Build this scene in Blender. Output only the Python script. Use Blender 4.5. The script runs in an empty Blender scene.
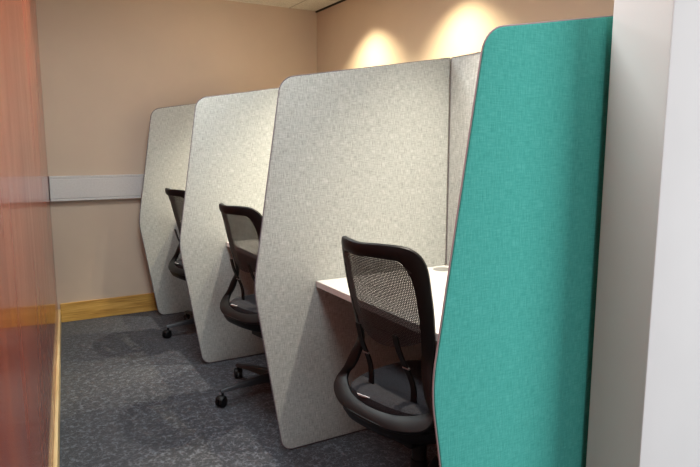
import bpy, bmesh, math, random
from mathutils import Vector, Matrix

S = bpy.context.scene
col = S.collection
random.seed(4)
R = math.radians

# ------------------------------------------------------------------ camera
cam_d = bpy.data.cameras.new('camera')
cam = bpy.data.objects.new('camera', cam_d); col.objects.link(cam)
cam.location = (0, 0, 1.3035)
cam.rotation_euler = (math.pi/2 - 0.1454, 0, -0.5175)
cam_d.sensor_width = 36; cam_d.lens = 601.6972/700*36
cam_d.clip_start = 0.02
S.camera = cam

# ------------------------------------------------------------------ world, light, exposure
W = bpy.data.worlds.new('world'); S.world = W; W.use_nodes = True
W.node_tree.nodes['Background'].inputs[0].default_value = (0.80, 0.88, 1.0, 1)
W.node_tree.nodes['Background'].inputs[1].default_value = 0.5
S.view_settings.view_transform = 'Standard'
S.view_settings.look = 'None'
S.view_settings.gamma = 1
S.view_settings.use_curve_mapping = False
S.view_settings.exposure = 0.0

def area(name, loc, target, sx, sy, power, color):
    l = bpy.data.lights.new(name, 'AREA'); l.shape = 'RECTANGLE'; l.size = sx; l.size_y = sy
    l.energy = power; l.color = color
    o = bpy.data.objects.new(name, l); col.objects.link(o); o.location = loc
    o.rotation_euler = (Vector(target) - Vector(loc)).to_track_quat('-Z', 'Y').to_euler()
    return o
# daylight arriving from the windows of the office behind the camera
area('daylight_window', (3.6, -1.6, 1.35), (1.1, 1.1, 1.1), 1.8, 1.8, 92, (0.95, 0.97, 1.0))
area('daylight_opening', (-.45, -6.0, 1.5), (.9, 3, .9), 1.6, 2.2, 64, (0.84, 0.93, 1.0))
# unseen fill panels added over the aisle for brightness (housings built further down)
FILL_PANELS = [(.60, 1.40), (.66, 2.95)]
for x, y in FILL_PANELS:
    o = area('added_aisle_fill', (x, y, 2.425), (x, y, 0), .56, .56, 22, (0.88, 0.98, 1.0))
# recessed downlights of the ceiling (positions shared with their bezels further down)
SPOTS_DESK = [(1.62, 1.66), (1.62, 2.86), (1.62, 4.06)]
SPOTS_WALL = [(2.09, 2.88), (2.09, 3.90)]
def spot(name, x, y, power, ang, blend, color, rad=0.02):
    l = bpy.data.lights.new(name, 'SPOT'); l.energy = power; l.color = color
    l.spot_size = R(ang); l.spot_blend = blend; l.shadow_soft_size = rad
    o = bpy.data.objects.new(name, l); col.objects.link(o); o.location = (x, y, 2.43)
for x, y in SPOTS_DESK: spot('desk_downlight_lamp', x, y, 165, 78, 0.9, (1.0, 0.91, 0.76), 0.025)
for x, y in SPOTS_WALL: spot('wall_downlight_lamp', x, y, 165, 104, 1.0, (1.0, 0.87, 0.58))

# ------------------------------------------------------------------ materials
def mat(name):
    m = bpy.data.materials.new(name); m.use_nodes = True
    nt = m.node_tree; return m, nt, nt.nodes['Principled BSDF']
def srgb(r, g, b):
    f = lambda c: (c/255/12.92) if c/255 <= .04045 else ((c/255+.055)/1.055)**2.4
    return (f(r), f(g), f(b), 1)
def nd(nt, t, **k):
    n = nt.nodes.new(t)
    for a, v in k.items(): setattr(n, a, v)
    return n
def coords(nt, scale, rot=(0, 0, 0)):
    tc = nd(nt, 'ShaderNodeTexCoord'); mp = nd(nt, 'ShaderNodeMapping')
    mp.inputs['Scale'].default_value = scale; mp.inputs['Rotation'].default_value = rot
    nt.links.new(tc.outputs['Object'], mp.inputs[0]); return mp.outputs[0]
def noise(nt, vec, sc, det=3, rough=.6):
    n = nd(nt, 'ShaderNodeTexNoise'); n.inputs['Scale'].default_value = sc
    n.inputs['Detail'].default_value = det; n.inputs['Roughness'].default_value = rough
    nt.links.new(vec, n.inputs['Vector']); return n.outputs['Fac']
def ramp(nt, fac, stops):
    r = nd(nt, 'ShaderNodeValToRGB'); e = r.color_ramp.elements
    while len(e) < len(stops): e.new(0.5)
    for i, (p, c) in enumerate(stops): e[i].position = p; e[i].color = c
    nt.links.new(fac, r.inputs[0]); return r.outputs[0]
def mixc(nt, a, b, f):
    m = nd(nt, 'ShaderNodeMix', data_type='RGBA')
    for s, v in ((0, f), (6, a), (7, b)):
        if hasattr(v, 'is_output'): nt.links.new(v, m.inputs[s])
        else: m.inputs[s].default_value = v
    return m.outputs[2]
def bump(nt, fac, bs, strength, dist=.002):
    b = nd(nt, 'ShaderNodeBump'); b.inputs['Strength'].default_value = strength; b.inputs['Distance'].default_value = dist
    nt.links.new(fac, b.inputs['Height']); nt.links.new(b.outputs[0], bs.inputs['Normal'])

def plain(name, c, rough=.5, metal=0, coat=0, bumpy=0):
    m, nt, bs = mat(name); bs.inputs['Base Color'].default_value = c
    bs.inputs['Roughness'].default_value = rough; bs.inputs['Metallic'].default_value = metal
    bs.inputs['Coat Weight'].default_value = coat
    v = coords(nt, (1, 1, 1)); n = noise(nt, v, 90, 2)
    c2 = tuple(x*.9 for x in c[:3]) + (1,)
    nt.links.new(ramp(nt, n, [(0.3, c2), (0.7, c)]), bs.inputs['Base Color'])
    if bumpy: bump(nt, n, bs, bumpy, .001)
    return m

def fabric(name, dark, mid, light, fleck=1.0, sheen=.25):
    m, nt, bs = mat(name)
    warp = noise(nt, coords(nt, (1, 1, .09)), 360, 1, .5)
    weft = noise(nt, coords(nt, (.09, .09, 1)), 360, 1, .5)
    mott = noise(nt, coords(nt, (1, 1, .5)), 300, 2, .6)
    prev = None
    for sock, wgt in ((warp, .46), (weft, .34), (mott, .20)):
        d = nd(nt, 'ShaderNodeMath', operation='MULTIPLY_ADD'); nt.links.new(sock, d.inputs[0]); d.inputs[1].default_value = wgt
        if prev is None: d.inputs[2].default_value = 0
        else: nt.links.new(prev.outputs[0], d.inputs[2])
        prev = d
    nt.links.new(ramp(nt, d.outputs[0], [(.5-.17*fleck, dark), (.5, mid), (.5+.16*fleck, light)]), bs.inputs['Base Color'])
    bs.inputs['Roughness'].default_value = .95; bs.inputs['Specular IOR Level'].default_value = .15
    bs.inputs['Sheen Weight'].default_value = sheen
    bump(nt, d.outputs[0], bs, .35, .002)
    return m
M = {}
M['grey_fabric'] = fabric('grey_heather_fabric', srgb(140, 142, 138), srgb(175, 177, 172), srgb(202, 203, 199))
M['teal_fabric'] = fabric('teal_felt_fabric', srgb(66, 162, 148), srgb(80, 182, 168), srgb(100, 197, 184), 1.2, .1)
M['piping'] = plain('piping_cord', srgb(112, 104, 112), .8)
M['piping_pale'] = plain('pale_piping_cord', srgb(170, 150, 150), .8)
M['white_lam'] = plain('white_laminate', srgb(232, 228, 222), .35)
M['edge_lam'] = plain('grey_edge_band', srgb(205, 195, 192), .45)
M['grommet'] = plain('grey_plastic', srgb(150, 150, 146), .5)
M['black_pl'] = plain('black_plastic', srgb(14, 14, 16), .5, bumpy=.1)
M['frame_pl'] = plain('black_moulded_frame', srgb(15, 15, 17), .45, bumpy=.05)
M['dark_metal'] = plain('dark_metal', srgb(44, 45, 50), .42, .3)
M['steel'] = plain('steel', srgb(170, 170, 172), .3, .9)
for k_ in ('black_pl', 'frame_pl'): M[k_].node_tree.nodes['Principled BSDF'].inputs['Specular IOR Level'].default_value = .3
M['label'] = plain('white_tag', srgb(225, 225, 228), .5)
M['white_pl'] = plain('white_trunking_plastic', srgb(214, 212, 210), .35)
M['paint_white'] = plain('white_paint', srgb(222, 220, 214), .7)
M['bezel'] = plain('white_bezel', srgb(220, 218, 212), .4)

m, nt, bs = mat('lamp_glow'); bs.inputs['Emission Color'].default_value = (1, .82, .58, 1); bs.inputs['Emission Strength'].default_value = 6; M['glow'] = m
m, nt, bs = mat('fill_panel_glow'); bs.inputs['Emission Color'].default_value = (.95, .98, 1, 1); bs.inputs['Emission Strength'].default_value = 1.2; M['fill_panel_glow'] = m  # second one: diffuser glow of the added aisle fill panels

# seat upholstery
m, nt, bs = mat('charcoal_seat_fabric')
v = coords(nt, (1, 1, 1)); vo = nd(nt, 'ShaderNodeTexVoronoi'); vo.inputs['Scale'].default_value = 260; nt.links.new(v, vo.inputs['Vector'])
nt.links.new(ramp(nt, vo.outputs['Distance'], [(0.1, srgb(44, 45, 53)), (.7, srgb(20, 20, 25))]), bs.inputs['Base Color'])
bs.inputs['Roughness'].default_value = .9; bump(nt, vo.outputs['Distance'], bs, .5, .001); M['seat_fabric'] = m

# open weave mesh for the backrest
def net(name, c, period, hole, density):
    m, nt, bs = mat(name)
    bs.inputs['Base Color'].default_value = c; bs.inputs['Roughness'].default_value = .6
    tc = nd(nt, 'ShaderNodeTexCoord'); sp = nd(nt, 'ShaderNodeSeparateXYZ'); nt.links.new(tc.outputs['Object'], sp.inputs[0])
    outs = []
    for s in ('Y', 'Z'):
        mu = nd(nt, 'ShaderNodeMath', operation='MULTIPLY'); mu.inputs[1].default_value = math.pi/period
        nt.links.new(sp.outputs[s], mu.inputs[0])
        si = nd(nt, 'ShaderNodeMath', operation='SINE'); nt.links.new(mu.outputs[0], si.inputs[0])
        ab = nd(nt, 'ShaderNodeMath', operation='ABSOLUTE'); nt.links.new(si.outputs[0], ab.inputs[0]); outs.append(ab.outputs[0])
    pr = nd(nt, 'ShaderNodeMath', operation='MULTIPLY'); nt.links.new(outs[0], pr.inputs[0]); nt.links.new(outs[1], pr.inputs[1])
    gt = nd(nt, 'ShaderNodeMath', operation='GREATER_THAN'); gt.inputs[1].default_value = hole; nt.links.new(pr.outputs[0], gt.inputs[0])
    tr = nd(nt, 'ShaderNodeBsdfTransparent'); mx = nd(nt, 'ShaderNodeMixShader')
    nt.links.new(gt.outputs[0], mx.inputs[0]); nt.links.new(bs.outputs[0], mx.inputs[1]); nt.links.new(tr.outputs[0], mx.inputs[2])
    nt.links.new(mx.outputs[0], nt.nodes['Material Output'].inputs[0])
    return m
M['net'] = net('black_open_mesh', srgb(46, 47, 49), .0052, .86, 0)
M['net_dense'] = net('black_double_mesh', srgb(44, 44, 48), .0052, .86, 0)

# carpet
m, nt, bs = mat('charcoal_carpet')
base = noise(nt, coords(nt, (1, 1, 1)), 420, 3, .8)
wv = coords(nt, (1, 1, 1)); wn = nd(nt, 'ShaderNodeTexNoise'); wn.inputs['Scale'].default_value = 26; wn.inputs['Detail'].default_value = 2
nt.links.new(wv, wn.inputs['Vector'])
wm = nd(nt, 'ShaderNodeVectorMath', operation='SCALE'); wm.inputs[3].default_value = .05; nt.links.new(wn.outputs['Color'], wm.inputs[0])
wa = nd(nt, 'ShaderNodeVectorMath', operation='ADD'); nt.links.new(wv, wa.inputs[0]); nt.links.new(wm.outputs[0], wa.inputs[1])
vo = nd(nt, 'ShaderNodeTexVoronoi', feature='DISTANCE_TO_EDGE'); vo.inputs['Scale'].default_value = 52; nt.links.new(wa.outputs[0], vo.inputs['Vector'])
lines = ramp(nt, vo.outputs['Distance'], [(0.03, (1, 1, 1, 1)), (.16, (0, 0, 0, 1))])
cb = ramp(nt, base, [(.3, srgb(34, 36, 41)), (.7, srgb(62, 65, 72))])
brk = ramp(nt, noise(nt, wv, 34, 2), [(.42, (0, 0, 0, 1)), (.6, (1, 1, 1, 1))])
mm = nd(nt, 'ShaderNodeMath', operation='MULTIPLY'); nt.links.new(lines, mm.inputs[0]); nt.links.new(brk, mm.inputs[1])
nt.links.new(mixc(nt, cb, srgb(98, 102, 111), mm.outputs[0]), bs.inputs['Base Color'])
bs.inputs['Roughness'].default_value = .95; bs.inputs['Specular IOR Level'].default_value = .2
bs.inputs['Sheen Weight'].default_value = .2
bump(nt, base, bs, .6, .003); M['carpet'] = m

# painted walls
def paint(name, c):
    m, nt, bs = mat(name); n = noise(nt, coords(nt, (1, 1, 1)), 160, 3); n2 = noise(nt, coords(nt, (1, 1, 1)), 2.2, 3)
    c2 = tuple(x*.95 for x in c[:3]) + (1,)
    nt.links.new(ramp(nt, n2, [(.35, c2), (.65, c)]), bs.inputs['Base Color'])
    bs.inputs['Roughness'].default_value = .75; bump(nt, n, bs, .12, .001); return m
M['beige'] = paint('beige_paint', srgb(208, 189, 169))
M['nib'] = paint('white_wall_paint', srgb(222, 219, 215))

# oak
def wood(name, c1, c2, c3, axis):
    m, nt, bs = mat(name)
    sc = [9, 9, 9]; sc[axis] = .9
    n = noise(nt, coords(nt, tuple(sc)), 3.0, 6, .62)
    sc2 = [60, 60, 60]; sc2[axis] = 1.5
    g = noise(nt, coords(nt, tuple(sc2)), 3.0, 3, .6)
    a = nd(nt, 'ShaderNodeMath', operation='ADD'); nt.links.new(n, a.inputs[0]); nt.links.new(g, a.inputs[1])
    h = nd(nt, 'ShaderNodeMath', operation='MULTIPLY'); h.inputs[1].default_value = .5; nt.links.new(a.outputs[0], h.inputs[0])
    nt.links.new(ramp(nt, h.outputs[0], [(.36, c1), (.5, c2), (.62, c3)]), bs.inputs['Base Color'])
    bs.inputs['Roughness'].default_value = .4; return m
M['oak_x'] = wood('oak_along_x', srgb(160, 110, 48), srgb(206, 158, 78), srgb(224, 180, 100), 0)
M['oak_y'] = wood('oak_along_y', srgb(198, 168, 118), srgb(222, 194, 144), srgb(232, 210, 164), 1)

# red stained glossy panelling
m, nt, bs = mat('red_lacquered_wood')
n = noise(nt, coords(nt, (3, 3, .5)), 2.2, 3, .6)
nt.links.new(ramp(nt, n, [(.3, srgb(134, 50, 26)), (.5, srgb(158, 66, 36)), (.7, srgb(174, 82, 48))]), bs.inputs['Base Color'])
bs.inputs['Roughness'].default_value = .3; bs.inputs['Coat Weight'].default_value = .35; bs.inputs['Coat Roughness'].default_value = .05
rn = ramp(nt, noise(nt, coords(nt, (3, 3, .4)), 2.4, 2), [(.3, (.16, .16, .16, 1)), (.7, (.30, .30, .30, 1))])
nt.links.new(rn, bs.inputs['Roughness']); M['red'] = m

# ceiling tile with small fissures
m, nt, bs = mat('ceiling_tile')
n = noise(nt, coords(nt, (1, 1, 1)), 120, 3)
nt.links.new(ramp(nt, n, [(.35, srgb(212, 208, 196)), (.6, srgb(236, 233, 222))]), bs.inputs['Base Color'])
bs.inputs['Roughness'].default_value = .9; bump(nt, n, bs, .3, .002); M['ceil'] = m
M['shadow_gap'] = plain('dark_shadow_gap', srgb(40, 34, 28), .8)
M['grid'] = plain('ceiling_grid_metal', srgb(180, 174, 160), .5)

# ------------------------------------------------------------------ helpers
def link(name, bm, material, parent=None, smooth=False, loc=None):
    bmesh.ops.recalc_face_normals(bm, faces=bm.faces)
    me = bpy.data.meshes.new(name); bm.to_mesh(me); bm.free()
    o = bpy.data.objects.new(name, me); col.objects.link(o)
    me.materials.append(material)
    if smooth:
        for p in me.polygons: p.use_smooth = True
        me.set_sharp_from_angle(angle=R(40))
    if parent is not None: o.parent = parent
    if loc: o.location = loc
    return o
def box(bm, x0, x1, y0, y1, z0, z1, bev=0):
    b = bmesh.new()
    vs = [b.verts.new((x, y, z)) for x in (x0, x1) for y in (y0, y1) for z in (z0, z1)]
    for f in ((0, 1, 3, 2), (4, 6, 7, 5), (0, 4, 5, 1), (2, 3, 7, 6), (0, 2, 6, 4), (1, 5, 7, 3)):
        b.faces.new([vs[i] for i in f])
    if bev: bmesh.ops.bevel(b, geom=b.edges[:], offset=bev, segments=2, profile=.6, affect='EDGES')
    merge(bm, b); return bm
def merge(dst, src, mtx=None):
    bmesh.ops.recalc_face_normals(src, faces=src.faces)
    m = {}
    for v in src.verts: m[v] = dst.verts.new(mtx @ v.co if mtx else v.co)
    for f in src.faces:
        try: dst.faces.new([m[v] for v in f.verts])
        except ValueError: pass
    src.free()
def tube(bm, pts, r, n=8, closed=False):
    pts = [Vector(p) for p in pts]; N = len(pts); rings = []
    up = Vector((.123, .31, .94)).normalized()
    for i, p in enumerate(pts):
        a = pts[i-1] if (i > 0 or closed) else p; c = pts[(i+1) % N] if (i < N-1 or closed) else p
        t = (c-a).normalized(); s = t.cross(up).normalized(); u = s.cross(t)
        rr = r[i] if isinstance(r, (list, tuple)) else r
        rings.append([bm.verts.new(p + (s*math.cos(2*math.pi*k/n) + u*math.sin(2*math.pi*k/n))*rr) for k in range(n)])
    for i in range(N if closed else N-1):
        a, b = rings[i], rings[(i+1) % N]
        for k in range(n): bm.faces.new((a[k], a[(k+1) % n], b[(k+1) % n], b[k]))
    if not closed: bm.faces.new(rings[0]); bm.faces.new(rings[-1][::-1])
    return bm
def lathe(bm, prof, n=24, mtx=None):
    b = bmesh.new(); rings = []
    for r, z in prof:
        rings.append([b.verts.new((0, 0, z))] if r < 1e-6 else
                     [b.verts.new((r*math.cos(2*math.pi*k/n), r*math.sin(2*math.pi*k/n), z)) for k in range(n)])
    for a, c in zip(rings, rings[1:]):
        for k in range(n):
            k2 = (k+1) % n
            if len(a) == 1 and len(c) == 1: continue
            if len(a) == 1: b.faces.new((a[0], c[k], c[k2]))
            elif len(c) == 1: b.faces.new((a[k], a[k2], c[0]))
            else: b.faces.new((a[k], a[k2], c[k2], c[k]))
    merge(bm, b, mtx); return bm
def thing(name, label, cat, loc, rz=0, group=None):
    o = bpy.data.objects.new(name, None); col.objects.link(o); o.location = loc; o.rotation_euler = (0, 0, rz)
    o.empty_display_size = .1
    tag(o, label, cat, group); return o
def tag(o, label, cat, group=None):
    o['label'] = label; o['category'] = cat
    if group: o['group'] = group
    return o
def struct(name, bm, m, parent=None, label=None):
    o = link(name, bm, m, parent)
    if parent is None: o['kind'] = 'structure'
    if label: o['label'] = label
    return o
def copy_tree(o, parent=None):
    c = o.copy(); col.objects.link(c)
    if parent is not None: c.parent = parent
    for ch in [k for k in list(bpy.data.objects) if k.parent == o]: copy_tree(ch, c)
    return c
def catmull(P, sub, closed=False):
    P = [Vector(p) for p in P]; N = len(P); out = []
    for i in range(N if closed else N-1):
        g = (lambda j: P[j % N]) if closed else (lambda j: P[min(max(j, 0), N-1)])
        a, b, c, d = g(i-1), g(i), g(i+1), g(i+2)
        for s in range(sub):
            t = s/sub
            out.append(.5*((2*b) + (c-a)*t + (2*a-5*b+4*c-d)*t*t + (3*b-a-3*c+d)*t**3))
    if not closed: out.append(P[-1])
    return out

# ------------------------------------------------------------------ the room
YB, XW, ZC = 4.8374, 2.4236, 2.445
XR, RY = 0.2619, 0.0772            # end of the red wall at the back wall, and its slight turn
struct('floor', box(bmesh.new(), -1.6, 4.2, -3.0, YB+.1, -.05, 0), M['carpet'])
struct('wall_back', box(bmesh.new(), -.2, XW+.1, YB, YB+.1, 0, ZC+.02), M['beige'])
struct('wall_right', box(bmesh.new(), XW, XW+.1, 1.051, YB, 0, ZC+.02), M['beige'])
struct('wall_near', box(bmesh.new(), 1.365, 4.2, .889, 1.051, 0, ZC+.02, .003), M['nib'])
# red panelled wall, built along its own direction from the back wall towards the camera
L = 6.2
def along(o):
    o.location = (XR, YB, 0); o.rotation_euler = (0, 0, -RY); return o
along(struct('wall_left', box(bmesh.new(), -.08, 0, -L, .02, 0, ZC+.02), M['red']))
def skirt(bm, x0, x1, y0, y1, h): return box(bm, x0, x1, y0, y1, 0, h, .004)
along(struct('baseboard_left', skirt(bmesh.new(), 0, .016, -L, 0, .10), M['oak_y']))
struct('baseboard_back', skirt(bmesh.new(), XR+.016, XW, YB-.016, YB, .1428), M['oak_x'])
struct('baseboard_right', skirt(bmesh.new(), XW-.016, XW, 1.051, YB-.016, .1428), M['oak_y'])
# suspended ceiling: one slab, thin grid bars, dark gap along the right wall
c = struct('ceiling', box(bmesh.new(), -.4, XW+.1, -.6, YB+.1, ZC, ZC+.06), M['ceil'])
g = bmesh.new()
for k in range(5):
    x = 2.165 - .6*k
    if x > -.3: box(g, x-.005, x+.005, -.55, YB, ZC-.0015, ZC+.001)
for k in range(10):
    y = YB - .42 - .6*k
    if y > -.55: box(g, -.3, XW, y-.005, y+.005, ZC-.0015, ZC+.001)
struct('ceiling_grid', g, M['grid'], c)
e = bmesh.new(); box(e, XW-.012, XW, 1.051, YB, ZC-.012, ZC+.001)
struct('trim_1', e, M['shadow_gap'])

# white cable trunking on the back wall
t = thing('cable_trunking', 'long white plastic cable trunking fixed across the back wall', 'trunking', (XR, YB, .905))
bm = bmesh.new(); box(bm, .0, XW-XR, -.05, 0, .012, .165, .004); link('trunking_body', bm, M['white_pl'], t)
bm = bmesh.new(); box(bm, .0, XW-XR, -.056, -.049, .02, .158, .002); link('cover', bm, M['white_pl'], t)
bm = bmesh.new(); box(bm, .0, XW-XR, -.053, 0, .162, .180, .003); box(bm, .0, XW-XR, -.053, 0, 0, .014, .003); link('edge_trim', bm, M['white_pl'], t)

# ------------------------------------------------------------------ booth panels
PY = [4.6386, 3.4391, 2.2396, 1.071]      # near faces of the side panels
XB, ZB, ZT = 1.8046, 1.7015, 1.5663
TH = .030
def round_corner(prev, p, nxt, r, n=8):
    p = Vector(p); a = (Vector(prev)-p).normalized(); b = (Vector(nxt)-p).normalized()
    ang = a.angle(b); d = r/math.tan(ang/2)
    A, B = p+a*d, p+b*d
    c = p + (a+b).normalized()*(r/math.sin(ang/2))
    va, vb = A-c, B-c; th = va.angle(vb)
    return [c + (va*math.sin((1-k/n)*th) + vb*math.sin(k/n*th))/math.sin(th) for k in range(n+1)]
def outline():
    P = [(.9641, ZT), (.8326, .735), (.9479, .006), (XB, .006), (XB, ZB)]
    rad = [.075, .42, .055, .001, .001]; out = []
    for i, p in enumerate(P):
        pr, nx = P[i-1], P[(i+1) % 5]
        out += round_corner(pr, p, nx, rad[i]) if rad[i] > .01 else [Vector(p)]
    return out
def inset(pts, d):
    n = len(pts); out = []
    for i in range(n):
        a, b, c = pts[i-1], pts[i], pts[(i+1) % n]
        n1 = Vector((-(b-a).y, (b-a).x)).normalized(); n2 = Vector((-(c-b).y, (c-b).x)).normalized()
        m = (n1+n2).normalized(); out.append(b + m*d/max(.5, m.dot(n1)))
    return out
def side_panel(y, face_mat, pipe_mat, label):
    t = thing('side_panel', label, 'booth panel', (XB, y, 0), 0)
    o = outline()
    area_ = sum(o[i-1].x*o[i].y - o[i].x*o[i-1].y for i in range(len(o)))
    s = 1 if area_ > 0 else -1
    def ring(bm, pts, yy): return [bm.verts.new((p.x-XB, yy, p.y)) for p in pts]
    # near upholstered face, gently pillowed to its edges
    bm = bmesh.new()
    r0 = ring(bm, inset(o, s*.012), 0); r1 = ring(bm, inset(o, s*.003), .0015); r2 = ring(bm, o, .006)
    bm.faces.new(r0)
    for a, b in ((r0, r1), (r1, r2)):
        for k in range(len(o)): bm.faces.new((a[k], a[(k+1) % len(o)], b[(k+1) % len(o)], b[k]))
    link('upholstered_face', bm, face_mat, t, True)
    # grey body behind it, its edges bevelled back
    bm = bmesh.new()
    r2 = ring(bm, inset(o, s*.002), .0055); r3 = ring(bm, inset(o, s*.012), .016); r4 = ring(bm, inset(o, s*.027), TH)
    for a, b in ((r2, r3), (r3, r4)):
        for k in range(len(o)): bm.faces.new((a[k], a[(k+1) % len(o)], b[(k+1) % len(o)], b[k]))
    bm.faces.new(r4); bm.faces.new(r2[::-1])
    link('panel_body', bm, M['grey_fabric'], t, True)
    bm = bmesh.new(); tube(bm, [(p.x-XB, .0055, p.y) for p in o], .0022, 8, True)
    link('piping', bm, pipe_mat, t, True)
    return t
side_panel(PY[0], M['grey_fabric'], M['piping'], 'pale grey fabric side panel furthest back, next to the white trunking')
side_panel(PY[1], M['grey_fabric'], M['piping'], 'pale grey fabric side panel in the middle, between the two further chairs')
side_panel(PY[2], M['grey_fabric'], M['piping'], 'large pale grey fabric side panel behind the nearest chair')
side_panel(PY[3], M['teal_fabric'], M['piping_pale'], 'teal green fabric side panel beside the white wall end')

desc = ['grey fabric back panel of the furthest booth', 'grey fabric back panel of the middle booth', 'grey fabric back panel of the nearest booth, behind the white desk']
for i in range(3):
    y0, y1 = PY[i+1]+TH+.0005, PY[i]-.0015
    t = thing('back_panel', desc[i], 'booth panel', (XB, (y0+y1)/2, 0))
    h = (y1-y0)/2
    bm = bmesh.new(); box(bm, .001, .030, -h, h, .006, ZB, .006); link('panel_body', bm, M['grey_fabric'], t, True)
    bm = bmesh.new(); tube(bm, [(0.0005, h-.003, .74), (0.0005, h-.003, ZB-.002), (0.0005, -h+.003, ZB-.002), (0.0005, -h+.003, .74)], .002, 6)
    link('piping', bm, M['piping'], t, True)

# ------------------------------------------------------------------ desks
dl = ['white desk top in the furthest booth, hidden behind its panels', 'white desk top in the middle booth, only its front corner showing', 'white desk top in the nearest booth with a round cable cap']
for i in range(3):
    y0, y1 = PY[i+1]+TH+.002, PY[i]-.002
    t = thing('desk', dl[i], 'desk', (1.1086, y0, .7356), 0)
    w, d = XB-1.1086-.003, y1-y0
    bm = bmesh.new(); box(bm, .002, w, 0, d, -.025, 0, .0015); link('desk_top', bm, M['white_lam'], t)
    bm = bmesh.new(); box(bm, 0, .0025, .0005, d-.0005, -.0255, -.0008, .0005); link('edge_band', bm, M['edge_lam'], t)
    gm = Matrix.Translation((1.722-1.1086, d-.075, 0))
    gr = bmesh.new(); lathe(gr, [(.028, .0005), (.040, .0022), (.042, .0015), (.042, -.001), (.028, -.001)], 28, gm)
    g = link('cable_grommet', gr, M['grommet'], t, True)
    gc = bmesh.new(); lathe(gc, [(0, .0015), (.029, .0015), (.029, -.001), (0, -.001)], 28, gm); link('grommet_cap', gc, M['grommet'], g, True)
    for yy in (.0, d-.026):
        bk = bmesh.new(); box(bk, .20, .60, yy, yy+.026, -.0285, -.0252); box(bk, .20, .60, yy if yy == 0 else yy+.023, yy+.003 if yy == 0 else yy+.026, -.065, -.0252)
        link('bracket', bk, M['dark_metal'], t)

# ------------------------------------------------------------------ task chair
OUT = [(-.262, 0, .998), (-.256, .085, 1.000), (-.240, .152, .991), (-.226, .184, .950), (-.208, .190, .86), (-.186, .186, .775),
       (-.166, .176, .69), (-.155, .172, .625), (-.158, .190, .56), (-.172, .228, .50), (-.190, .255, .455), (-.222, .235, .420), (-.257, .14, .404), (-.270, 0, .398)]
INN = [(-.258, 0, .960), (-.252, .075, .961), (-.240, .122, .952), (-.228, .145, .910), (-.212, .152, .85), (-.190, .148, .77),
       (-.170, .140, .69), (-.160, .136, .625), (-.158, .150, .555), (-.164, .184, .505), (-.168, .210, .470), (-.188, .190, .452), (-.222, .112, .436), (-.236, 0, .432)]
SAG = .062; LIFT = .050
def curve_back(P):
    return [(x + .012 + (SAG*min(1, (abs(y)/.19))**2 - .022)*max(0, min(1, (z-.56)/.10)), y, z + LIFT*max(0, min(1, (.74-z)/.26)) + .020*max(0, min(1, (z-.8)/.2))) for x, y, z in P]
def narrow(P): return [(x, y*(.93 - .05*max(0, min(1, (-.15-x)/.06)) if z < .53 else 1), z) for x, y, z in P]
OUT = narrow(OUT); INN = narrow(INN)
OUT = curve_back(OUT); INN = curve_back(INN)
def loop(P): return catmull(P + [(x, -y, z) for x, y, z in P[-2:0:-1]], 5, True)
LO, LI = loop(OUT), loop(INN)

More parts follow.
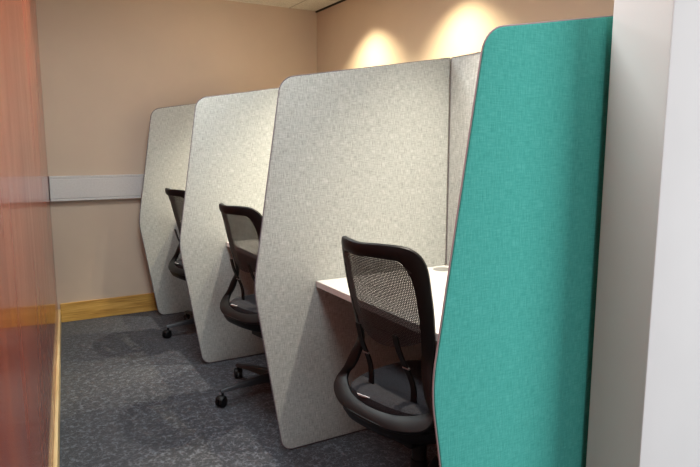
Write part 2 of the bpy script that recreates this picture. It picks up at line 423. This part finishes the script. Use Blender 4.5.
def make_chair():
    root = thing('task_chair', '', 'chair', (0, 0, 0))
    # continuous moulded frame: back surround flowing down into the rear rim of the seat
    bm = bmesh.new(); N = len(LO); rings = []
    for i in range(N):
        o, n = LO[i], LI[i]; t = (LO[(i+1) % N]-LO[i-1]).normalized(); w = n-o
        k = t.cross(w).normalized()
        if k.x < 0 and k.z > -.9 and o.z > .55: pass
        th = .011
        prof = [(0.0, -.35), (0.06, -.8), (.3, -1), (.75, -.85), (.96, -.55), (1.0, 0), (.96, .6), (.7, 1), (.25, 1), (.04, .7), (0, .3)]
        rings.append([bm.verts.new(o + w*a + k*(b*th)) for a, b in prof])
    n = len(rings[0])
    for i in range(N):
        a, b = rings[i], rings[(i+1) % N]
        for k in range(n): bm.faces.new((a[k], a[(k+1) % n], b[(k+1) % n], b[k]))
    link('back_frame', bm, M['frame_pl'], root, True)
    # mesh: width from inner loop at each height
    half = catmull(INN[:8], 8)
    def side(z):
        best = min(half, key=lambda p: abs(p.z-z)); return best.x, best.y
    def zrow(v, zt, z0, z1, sag0, sag1, s):
        return (z0-sag0*(1-s*s)) if v == 0 else None
    def sheet(ztop, zbot, sag_top, sag_bot, nu=18, nv=16, off=0):
        bm = bmesh.new(); grid = []
        for j in range(nv+1):
            row = []
            for i in range(nu+1):
                s = -1+2*i/nu; v = j/nv
                za = ztop + sag_top*(1-s*s); zb = zbot + sag_bot*(1-s*s)
                if ztop > .9: za = .942 + .040*(1-abs(s)**4)
                z = za+(zb-za)*v; x, y = side(z if ztop <= .9 else min(z, .955-.0*abs(s)))
                yw = (y+.006 if z < .90 else .150)*s
                row.append(bm.verts.new((x-SAG*(min(1, yw/.19)**2*0 + (y/.19)**2*(1-s*s))+off, yw+(.006*s), z)))
            grid.append(row)
        for j in range(nv):
            for i in range(nu): bm.faces.new((grid[j][i], grid[j][i+1], grid[j+1][i+1], grid[j+1][i]))
        return bm
    link('mesh_back', sheet(.9051, .765, 0, -.035), M['net'], root, True)
    lb = link('lumbar_band', sheet(.765, .722, -.035, -.045, 18, 3, .002), M['net_dense'], root, True)
    # two flexing straps from the mesh down to the seat, with their clips
    for s in (-1, 1):
        bm = bmesh.new()
        pts = catmull([(-.205, s*.085, .735), (-.185, s*.09, .67), (-.150, s*.095, .60), (-.135, s*.10, .55), (-.135, s*.10, .49)], 4)
        prev = None
        for p in pts:
            q = [bm.verts.new(p+Vector((dx, dy, 0))) for dx, dy in ((-.003, -.011), (-.003, .011), (.003, .011), (.003, -.011))]
            if prev:
                for k in range(4): bm.faces.new((prev[k], prev[(k+1) % 4], q[(k+1) % 4], q[k]))
            else: bm.faces.new(q)
            prev = q
        bm.faces.new(prev[::-1])
        st = link('strap', bm, M['black_pl'], root, True)
        bm = bmesh.new(); tube(bm, [(-.163, s*.108, .625), (-.163, s*.080, .625)], .004, 8)
        link('clip', bm, M['steel'], st, True)
    # seat cushion
    def pad(x0, x1, w, rows, ex=3.0):
        bm = bmesh.new(); rings = []
        cx, rx = (x0+x1)/2, (x1-x0)/2
        for k, z in rows:
            if k == 0: rings.append([bm.verts.new((cx, 0, z))]); continue
            r = []
            for i in range(48):
                a = 2*math.pi*i/48; c_, s_ = math.cos(a), math.sin(a)
                r.append(bm.verts.new((cx+k*rx*math.copysign(abs(c_)**(2/ex), c_), k*w*(1-.10*max(0, -c_))*math.copysign(abs(s_)**(2/ex), s_), z + (.018*max(0, -c_)**2 if k > .5 else 0) - (.015*max(0, c_)**3*k))))
            rings.append(r)
        for a, b in zip(rings, rings[1:]):
            for i in range(48):
                j = (i+1) % 48
                if len(a) == 1: bm.faces.new((a[0], b[i], b[j]))
                elif len(b) == 1: bm.faces.new((a[i], a[j], b[0]))
                else: bm.faces.new((a[i], a[j], b[j], b[i]))
        return bm
    st = link('seat', pad(-.222, .255, .224, [(0, .446), (.5, .447), (.8, .450), (.93, .448), (.985, .438), (1, .42), (.99, .405), (.95, .398), (0, .398)]), M['seat_fabric'], root, True)
    bm = bmesh.new(); box(bm, -.0012, .0012, -.026, .026, -.006, .006, .0008)
    lb = link('seat_tag', bm, M['label'], st); lb.location = (-.219, .040, .454); lb.rotation_euler = (0, R(-35), R(8)); lb['label'] = 'small white tag on the rear edge of the seat'
    link('seat_shell', pad(-.262, .245, .222, [(0, .399), (.9, .399), (1, .393), (.985, .375), (.93, .352), (.8, .335), (0, .325)]), M['black_pl'], root, True)
    # tilt mechanism, levers and gas column
    bm = bmesh.new(); box(bm, -.11, .10, -.07, .07, .275, .333, .012); link('mechanism', bm, M['black_pl'], root, True)
    for s, y1 in ((1, .225), (-1, -.225)):
        bm = bmesh.new(); tube(bm, catmull([(-.03, s*.06, .315), (-.035, s*.14, .31), (-.06, y1, .30), (-.085, y1+s*.012, .292)], 4), [.006]*9+[.010]*4, 8)
        link('lever', bm, M['dark_metal'], root, True)
    bm = bmesh.new(); lathe(bm, [(0, .285), (.026, .285), (.026, .22), (.03, .218), (.03, .10), (0, .10)], 20); link('gas_column', bm, M['black_pl'], root, True)
    # five star base
    base = bpy.data.objects.new('star_base', None)
    bm = bmesh.new(); lathe(bm, [(0, .125), (.038, .125), (.046, .112), (.046, .075), (.036, .065), (0, .065)], 24)
    hub = link('base_hub', bm, M['black_pl'], root, True)
    for k in range(5):
        a = BASE_ANG + 2*math.pi*k/5
        rot = Matrix.Rotation(a, 4, 'Z')
        bm = bmesh.new(); prev = None
        for (x, hw, zt, zb) in ((.03, .026, .118, .075), (.12, .022, .112, .078), (.22, .018, .102, .078), (.30, .016, .092, .074), (.318, .012, .086, .074)):
            q = [bm.verts.new(p) for p in ((x, -hw, zb), (x, -hw*.75, zt-.006), (x, -hw*.35, zt), (x, hw*.35, zt), (x, hw*.75, zt-.006), (x, hw, zb))]
            if prev:
                for i in range(6): bm.faces.new((prev[i], prev[(i+1) % 6], q[(i+1) % 6], q[i]))
            else: bm.faces.new(q)
            prev = q
        bm.faces.new(prev[::-1]); bm.transform(rot)
        link('leg', bm, M['dark_metal'], root, True)
        # twin wheel caster with hood
        ca = a + (.5, -1.1, .9, 2.0, -.6)[k]
        cm = Matrix.Translation(rot @ Vector((.306, 0, 0))) @ Matrix.Rotation(ca, 4, 'Z')
        bm = bmesh.new()
        for s in (-1, 1):
            mm = cm @ Matrix.Translation((.012, s*.013, .0275)) @ Matrix.Rotation(R(90), 4, 'X')
            lathe(bm, [(0, -.0085*s), (.020, -.0085*s), (.0265, -.005*s), (.0275, 0), (.0265, .007*s), (0, .007*s)], 22, mm)
        cs = link('caster', bm, M['black_pl'], root, True)
        bm = bmesh.new()
        pr = [bm.verts.new((.012+.0305*math.cos(t_), y, .0285+.0305*math.sin(t_))) for y in (-.006, .006) for t_ in [R(20+14*i) for i in range(12)]]
        bm.free()
        bm = bmesh.new(); A = []
        for y in (-.0225, -.016, .016, .0225):
            rr = .031 if abs(y) < .02 else .026
            A.append([bm.verts.new((.012+rr*math.cos(R(35+12*i)), y, .0275+rr*math.sin(R(35+12*i)))) for i in range(11)])
        for p_, q_ in zip(A, A[1:]):
            for i in range(10): bm.faces.new((p_[i], p_[i+1], q_[i+1], q_[i]))
        tube(bm, [(0, 0, .050), (0, 0, .077)], .007, 8)
        bm.transform(cm); link('caster_hood', bm, M['black_pl'], cs, True)
    for ch in root.children:
        if ch.name.split('.')[0] in ('seat', 'seat_shell', 'mechanism', 'lever'): ch.location.z += LIFT
        if ch.name.startswith('gas_column'): ch.scale.z = 1.12; ch.location.z = -.012
    return root
BASE_ANG = R(174)
chair = make_chair()
poses = [(1.172, 1.575, .17, 'black mesh task chair at the nearest white desk, beside the teal panel'),
         (1.175, 2.85, .18, 'black mesh task chair in the middle booth, half hidden by the large grey panel'),
         (1.192, 4.08, .13, 'black mesh task chair in the furthest booth, mostly hidden behind the middle panel')]
for i, (x, y, a, lab) in enumerate(poses):
    c_ = chair if i == 0 else copy_tree(chair)
    c_.location = (x, y, 0); c_.rotation_euler = (0, 0, a); c_['label'] = lab

# ------------------------------------------------------------------ recessed downlights in the ceiling
n_ = 0
for pts, where in ((SPOTS_DESK, 'over the desks'), (SPOTS_WALL, 'close to the right wall')):
    for i, (x, y) in enumerate(pts):
        t = thing('downlight', 'small round recessed ceiling downlight %s, %s' % (where, ('nearest', 'second', 'third')[i] if where[0] == 'o' else ('nearer one', 'further one')[i]), 'light', (x, y, ZC), 0)
        bm = bmesh.new(); lathe(bm, [(.034, 0), (.046, -.003), (.048, -.001), (.048, 0), (.034, 0)], 28); link('bezel', bm, M['bezel'], t, True)
        bm = bmesh.new(); lathe(bm, [(0, -.0008), (.034, -.0008), (.034, -.0002), (0, -.0002)], 28); link('lens', bm, M['glow'], t, True)

for (x, y), where in zip(FILL_PANELS, ('above the near end of the aisle', 'above the middle of the aisle')):  # housings for the added fill lights, out of view above the aisle
    t = thing('added_fill_panel', 'square flat white fill light added out of view in the ceiling, ' + where, 'light', (x, y, ZC), 0)
    bm = bmesh.new()
    for a, b, c2, d in ((-.30, .30, -.30, -.285), (-.30, .30, .285, .30), (-.30, -.285, -.285, .285), (.285, .30, -.285, .285)): box(bm, a, b, c2, d, -.012, -.0005)
    link('frame', bm, M['bezel'], t)
    bm = bmesh.new(); box(bm, -.285, .285, -.285, .285, -.006, -.0005); link('diffuser', bm, M['fill_panel_glow'], t)

# repeats share a group phrase
GROUPS = {'task_chair': 'black mesh task chairs along the booths', 'side_panel': 'upright side panels between the booths',
          'back_panel': 'grey back panels of the booths', 'desk': 'white desk tops in the booths',
          'downlight': 'recessed downlights over the booths', 'added_fill_panel': 'square fill lights added in the ceiling over the aisle'}
for o in col.objects:
    if o.parent is None and 'category' in o.keys():
        k = o.name.split('.')[0]
        if k in GROUPS: o['group'] = GROUPS[k]
